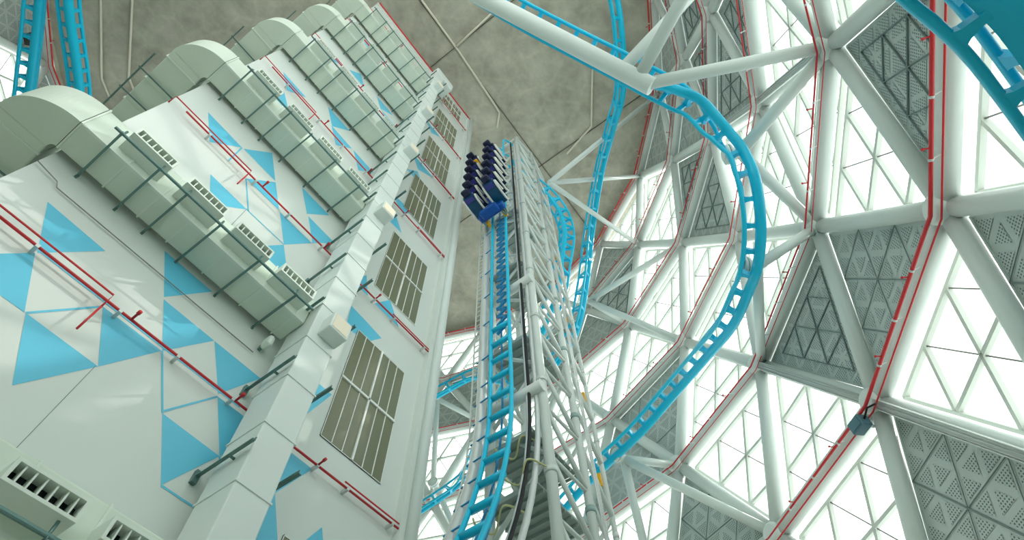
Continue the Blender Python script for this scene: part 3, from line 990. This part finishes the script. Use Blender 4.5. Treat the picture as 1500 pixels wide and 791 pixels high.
# heavy cross heads and small platforms
for h in (.80, 1.42, 2.1):
    mb = MB(); mb.tube([P(1.03, NA + .015, h), P(1.03, NB - .015, h)], .021 * S, 14); mb.build('cross_head', M['tower'], tower)
for h in (.60, 1.06, 1.25, 1.72, 2.3, 2.9):
    mb = MB()
    mb.pbox(1.02, 1.25, NB, NA - .03, h, h + .006)
    for q in range(8):
        mb.pbox(1.02 + q * .033, 1.024 + q * .033, NB, NA - .03, h - .01, h)
    mb.build('platform', M['grate'], tower)
for h in (.66, 1.27, 1.66, 2.2, 2.8):
    mb = MB(); mb.pbox(1.36, 1.366, -.64, -.615, h, h + .05); mb.build('warning_plate', M['yellow'], tower)
mb = MB()
for q in range(3):
    x_ = 1.262 + q * .009
    mb.tube([P(x_, NA + .024, -EYE / S), P(x_, NA + .014, 4.0)], .0022 * S, 6)
mb.build('cable_bundle', M['silver'], tower)

# ------------------------------------------------------------------ train on the lift
HB = 2.74
tx = XT - .028
train = thing('coaster_train', 'blue coaster train with twelve empty seats climbing the vertical track', 'roller coaster train', P(tx, NT, HB - .07))
mb = MB()
mb.pbox(tx - .05, tx - .012, NT - .075, NT + .075, HB - .045, HB + .0)
mb.pbox(tx - .075, tx - .03, NT - .05, NT + .05, HB - .065, HB - .03)
mb.build('front_chassis', M['cobalt'], train, .008 * S)
mb = MB(); mb.pbox(tx - .03, tx - .005, NT - .035, NT + .035, HB, HB + .78); mb.build('spine_chassis', M['cobalt'], train, .004 * S)
for i in range(4):
    for s in (-1, 1):
        h = HB - .03 + i * .26
        mb = MB(); c = P(tx + .01, NT + s * .05, h); mb.tube([c - Vector((0, .008 * S, 0)), c + Vector((0, .008 * S, 0))], .019 * S, 14)
        wo = mb.build('wheel', M['yellow'] if i == 0 else M['black'], train)
        mb = MB(); mb.tube([c - Vector((0, .010 * S, 0)), c + Vector((0, .010 * S, 0))], .008 * S, 10); mb.build('hub', M['silver'], wo)


def seat(hh, s):
    """rider lies on the back: the shell points away from the track (-x), faces up"""
    n0 = NT + s * .062
    w = .031
    # side profile of the shell in (distance from the track, height)
    prof = [(.022, .000), (.060, .004), (.110, .010), (.150, .022), (.158, .036), (.150, .040), (.108, .030), (.066, .026), (.050, .050), (.030, .072), (.020, .070)]
    ol = [P(tx - a, n0, hh + b_) for a, b_ in prof]
    mb = MB(); mb.plate(ol, Vector((0, w * S, 0)))
    st = mb.build('seat', M['teal'] if hh < HB + .04 else M['navy'], train, .006 * S)
    mb = MB(); mb.pbox(tx - .188, tx - .150, n0 - .022, n0 + .022, hh + .020, hh + .046); mb.build('headrest', M['purple'], st, .008 * S)
    for q in (-1, 1):
        mb = MB()
        pts = [(.022, .008), (.045, -.004), (.085, -.001), (.125, .008), (.142, .020), (.135, .036), (.10, .040), (.07, .052)]
        mb.tube([P(tx - a, n0 + q * (w + .004), hh + b_) for a, b_ in pts], .0055 * S, 8)
        mb.build('side_trim', M['trimw'], st)
    mb = MB()
    mb.tube([P(tx - .135, n0 - .02, hh + .06), P(tx - .10, n0 - .024, hh + .075), P(tx - .06, n0 - .012, hh + .085), P(tx - .06, n0 + .012, hh + .085), P(tx - .10, n0 + .024, hh + .075), P(tx - .135, n0 + .02, hh + .06)], .008 * S, 8)
    mb.build('restraint', M['black'], st)
    mb = MB(); mb.pbox(tx - .146, tx - .120, n0 - .024, n0 + .024, hh + .008, hh + .0125); mb.build('shell_badge', M['violet'], st)


for i in range(6):
    for s in (-1, 1):
        seat(HB + .012 + i * .122, s)
mb = MB(); mb.pbox(tx - .15, tx - .105, NT - .102, NT - .030, HB + .586, HB + .606); mb.build('yellow_cover', M['yellow'], train, .006 * S)
for s in (-1, 1):
    for k in range(3):
        mb = MB(); h = HB - .058 + k * .02; mb.tube([P(tx - .02 - k * .012, NT + s * (.05 + .012 * k), h), P(tx + .012, NT + s * .062, h - .01)], .0045 * S, 8); mb.build('brake_fin', M['galv'], train)

# ------------------------------------------------------------------ track brackets and struts
def px_support(label, tip, flange_dir, targets, r=.024, flange=True):
    root = thing('track_bracket', label, 'bracket', tip, 'white track brackets')
    tip = Vector(tip); fd = Vector(flange_dir).normalized()
    if flange:
        mb = MB(); mb.tube([tip - fd * .075 * S, tip + fd * .005 * S], r * 1.1 * S, 12); mb.build('stub', M['lattice'], root)
        mb = MB(); mb.tube([tip - fd * .066 * S, tip - fd * .052 * S], r * 1.75 * S, 16); mb.tube([tip - fd * .048 * S, tip - fd * .038 * S], r * 1.75 * S, 16)
        mb.build('flange', M['lattice'], root)
    for q in targets:
        mb = MB(); mb.tube([tip, Vector(q)], r * S, 12); mb.build('strut', M['lattice'], root)
    return root


def radial(th): return (math.cos(math.radians(th)), -math.sin(math.radians(th)), 0)


px_support('white bracket with flange at the upper outer bend of the loop track', cyl(64.0, 2.36, 2.52), radial(64), [NP(2, 3), NP(2, 2)], .026)
px_support('white bracket on the outer middle of the loop track with two drop struts', cyl(54.0, 2.36, 2.21), radial(54), [NP(2, 2), NP(2, 1)], .024)
px_support('white bracket carrying the lower end of the loop track beside the tower', cyl(18.8, 2.37, 2.42), radial(18.8), [NP(2, 0), NP(1, 1), NP(1, 0)], .024)
px_support('white bracket of the second track right of the tower with three struts', cyl(20.6, 2.34, 4.02), radial(20.6), [NP(4, 1), NP(3, 1), NP(4, 0)], .023)
px_support('white bracket under the upper short track piece left of the tower', cyl(-19.2, 2.33, 3.96), radial(-19.2), [NP(4, -2), NP(3, -2)], .022)
px_support('white bracket at the lower short track piece left of the tower', cyl(-17.2, 2.33, 2.98), radial(-17.2), [NP(3, -2), NP(2, -2)], .022)
root = px_support('three white struts bracing the tower top to the facade', P(1.395, -.575, 3.98), (1, 0, 0), [NP(6, 2), NP(6, 1), NP(5, 1)], .019, False)

root = thing('support_beam', 'thick white tube beam under the loop track at top centre with three leaning struts', 'beam', P(.7695, .218, 2.45))
e0, e1 = P(.7695, .218, 2.45), P(-.215, -.36, 3.2)
mb = MB(); mb.tube([e0, e1], .038 * S, 18); mb.build('main_tube', M['lattice'], root)
mb = MB(); mb.tube([e0.lerp(e1, .02), NP(2, 3)], .026 * S, 14); mb.build('strut', M['lattice'], root)
mb = MB(); mb.tube([e0.lerp(e1, .05), NP(2, 4)], .026 * S, 14); mb.build('strut', M['lattice'], root)
mb = MB(); mb.tube([e0.lerp(e1, .11), NP(3, 4)], .026 * S, 14); mb.build('strut', M['lattice'], root)

for f in (.06, .3, .55):
    a = e0.lerp(e1, f)
    b_ = min((p + u * .062 * S for p, u in zip(loop_track[1], loop_track[3])), key=lambda q: (q - a).length)
    mb = MB(); mb.tube([a, b_], .022 * S, 12); mb.build('saddle_post', M['track'], root)

# slate box at the node on the right, loudspeaker at the upper left
root = thing('equipment_box', 'slate blue equipment box hanging under the node beside the red pipe on the right', 'box', NP(1, 2, -.08, -.10))
c = NP(1, 2, -.085, -.075)
d = (NP(1, 1) - NP(1, 2)).normalized(); rad = Vector(radial(math.degrees(ang(1, 2)))); up = rad.cross(d).normalized()
mb = MB(); mb.box(c + d * .06 * S, d * .032 * S, rad * .022 * S, up * .026 * S); mb.build('housing', M['greybox'], root, .004 * S)
mb = MB(); mb.box(c + d * .06 * S - rad * .0235 * S, d * .026 * S, rad * .002 * S, up * .02 * S); mb.build('cover', M['greybox'], root, .001 * S)
mb = MB(); mb.bar(c + d * .06 * S + rad * .02 * S, c + d * .06 * S + rad * .08 * S, .012 * S, .006 * S); mb.build('bracket', M['silver'], root)
mb = MB(); mb.tube([c + d * .03 * S, c - d * .01 * S + up * .02 * S, c - d * .05 * S], .004 * S, 6); mb.build('cable', M['black'], root)

root = thing('loudspeaker', 'black box loudspeaker on the column at the top left corner', 'loudspeaker', cyl(-139.0, 2.60, 5.18))
c = cyl(-139.0, 2.62, 5.2); rad = Vector(radial(-139.0)); tn = Vector((rad.y, -rad.x, 0))
mb = MB(); mb.box(c, rad * .035 * S, tn * .045 * S, Vector((0, 0, .06 * S))); mb.build('housing', M['black'], root, .006 * S)
mb = MB(); mb.bar(c, c + rad * .10 * S, .02 * S, .02 * S); mb.build('bracket', M['galv'], root)
# loose yellowish cables at the foot of the lift track
for i, (dx, dn, h) in enumerate(((.06, -.03, .95), (.07, .01, .78), (.05, .03, 1.08), (.065, -.01, 1.22))):
    x = lift_center(h) + dx
    mb = MB()
    pts = spline([(x, NT + dn - .05, h + .03), (x - .02, NT + dn - .02, h - .02), (x + .01, NT + dn + .01, h - .035), (x - .01, NT + dn + .05, h + .01), (x + .05, NT + dn + .07, h + .02)], 6)
    mb.tube([P(*q) for q in pts], .0028 * S, 6)
    tag(mb.build('loose_cable', M['cablec']), 'loose yellowish cable sagging behind the lift track near the tower foot', 'cable', 'loose cables behind the lift track')

# ------------------------------------------------------------------ light, world, camera
w = bpy.data.worlds.new('World'); bpy.context.scene.world = w; w.use_nodes = True
bg = w.node_tree.nodes['Background']
bg.inputs['Color'].default_value = (0.945, 1.0, 0.975, 1)
bg.inputs['Strength'].default_value = 2.25
sl = bpy.data.lights.new('sun', 'SUN'); sl.energy = 1.6; sl.angle = math.radians(0.6); sl.color = (1.0, 0.96, 0.88)
so = bpy.data.objects.new('sun', sl); col.objects.link(so)
sdir = Vector((-0.60, 0.50, -0.60))          # travelling direction
so.rotation_euler = sdir.to_track_quat('-Z', 'Y').to_euler()
so.location = (0, -30, 60)

cam = bpy.data.cameras.new('camera'); co = bpy.data.objects.new('camera', cam); col.objects.link(co)
cam.sensor_width = 36.0; cam.lens = 36.0 * 857.006 / 1500.0; cam.clip_end = 500; cam.clip_start = 0.05
rows = [[0.59211, 0.70037, 0.39861], [0.80552, -0.52881, -0.2674], [-0.02352, -0.47942, 0.87727]]   # x, n, h in camera axes (right, down, forward)
right = Vector((rows[0][0], -rows[1][0], rows[2][0])); down = Vector((rows[0][1], -rows[1][1], rows[2][1])); fwd = Vector((rows[0][2], -rows[1][2], rows[2][2]))
co.matrix_world = Matrix.Translation((0, 0, EYE)) @ Matrix((right, -down, -fwd)).transposed().to_4x4()
sc = bpy.context.scene
sc.camera = co
sc.view_settings.view_transform = 'Standard'; sc.view_settings.look = 'None'; sc.view_settings.gamma = 1.0
sc.view_settings.use_curve_mapping = False
sc.view_settings.exposure = 0.22
sc.cycles.max_bounces = 10; sc.cycles.diffuse_bounces = 5; sc.cycles.transparent_max_bounces = 24
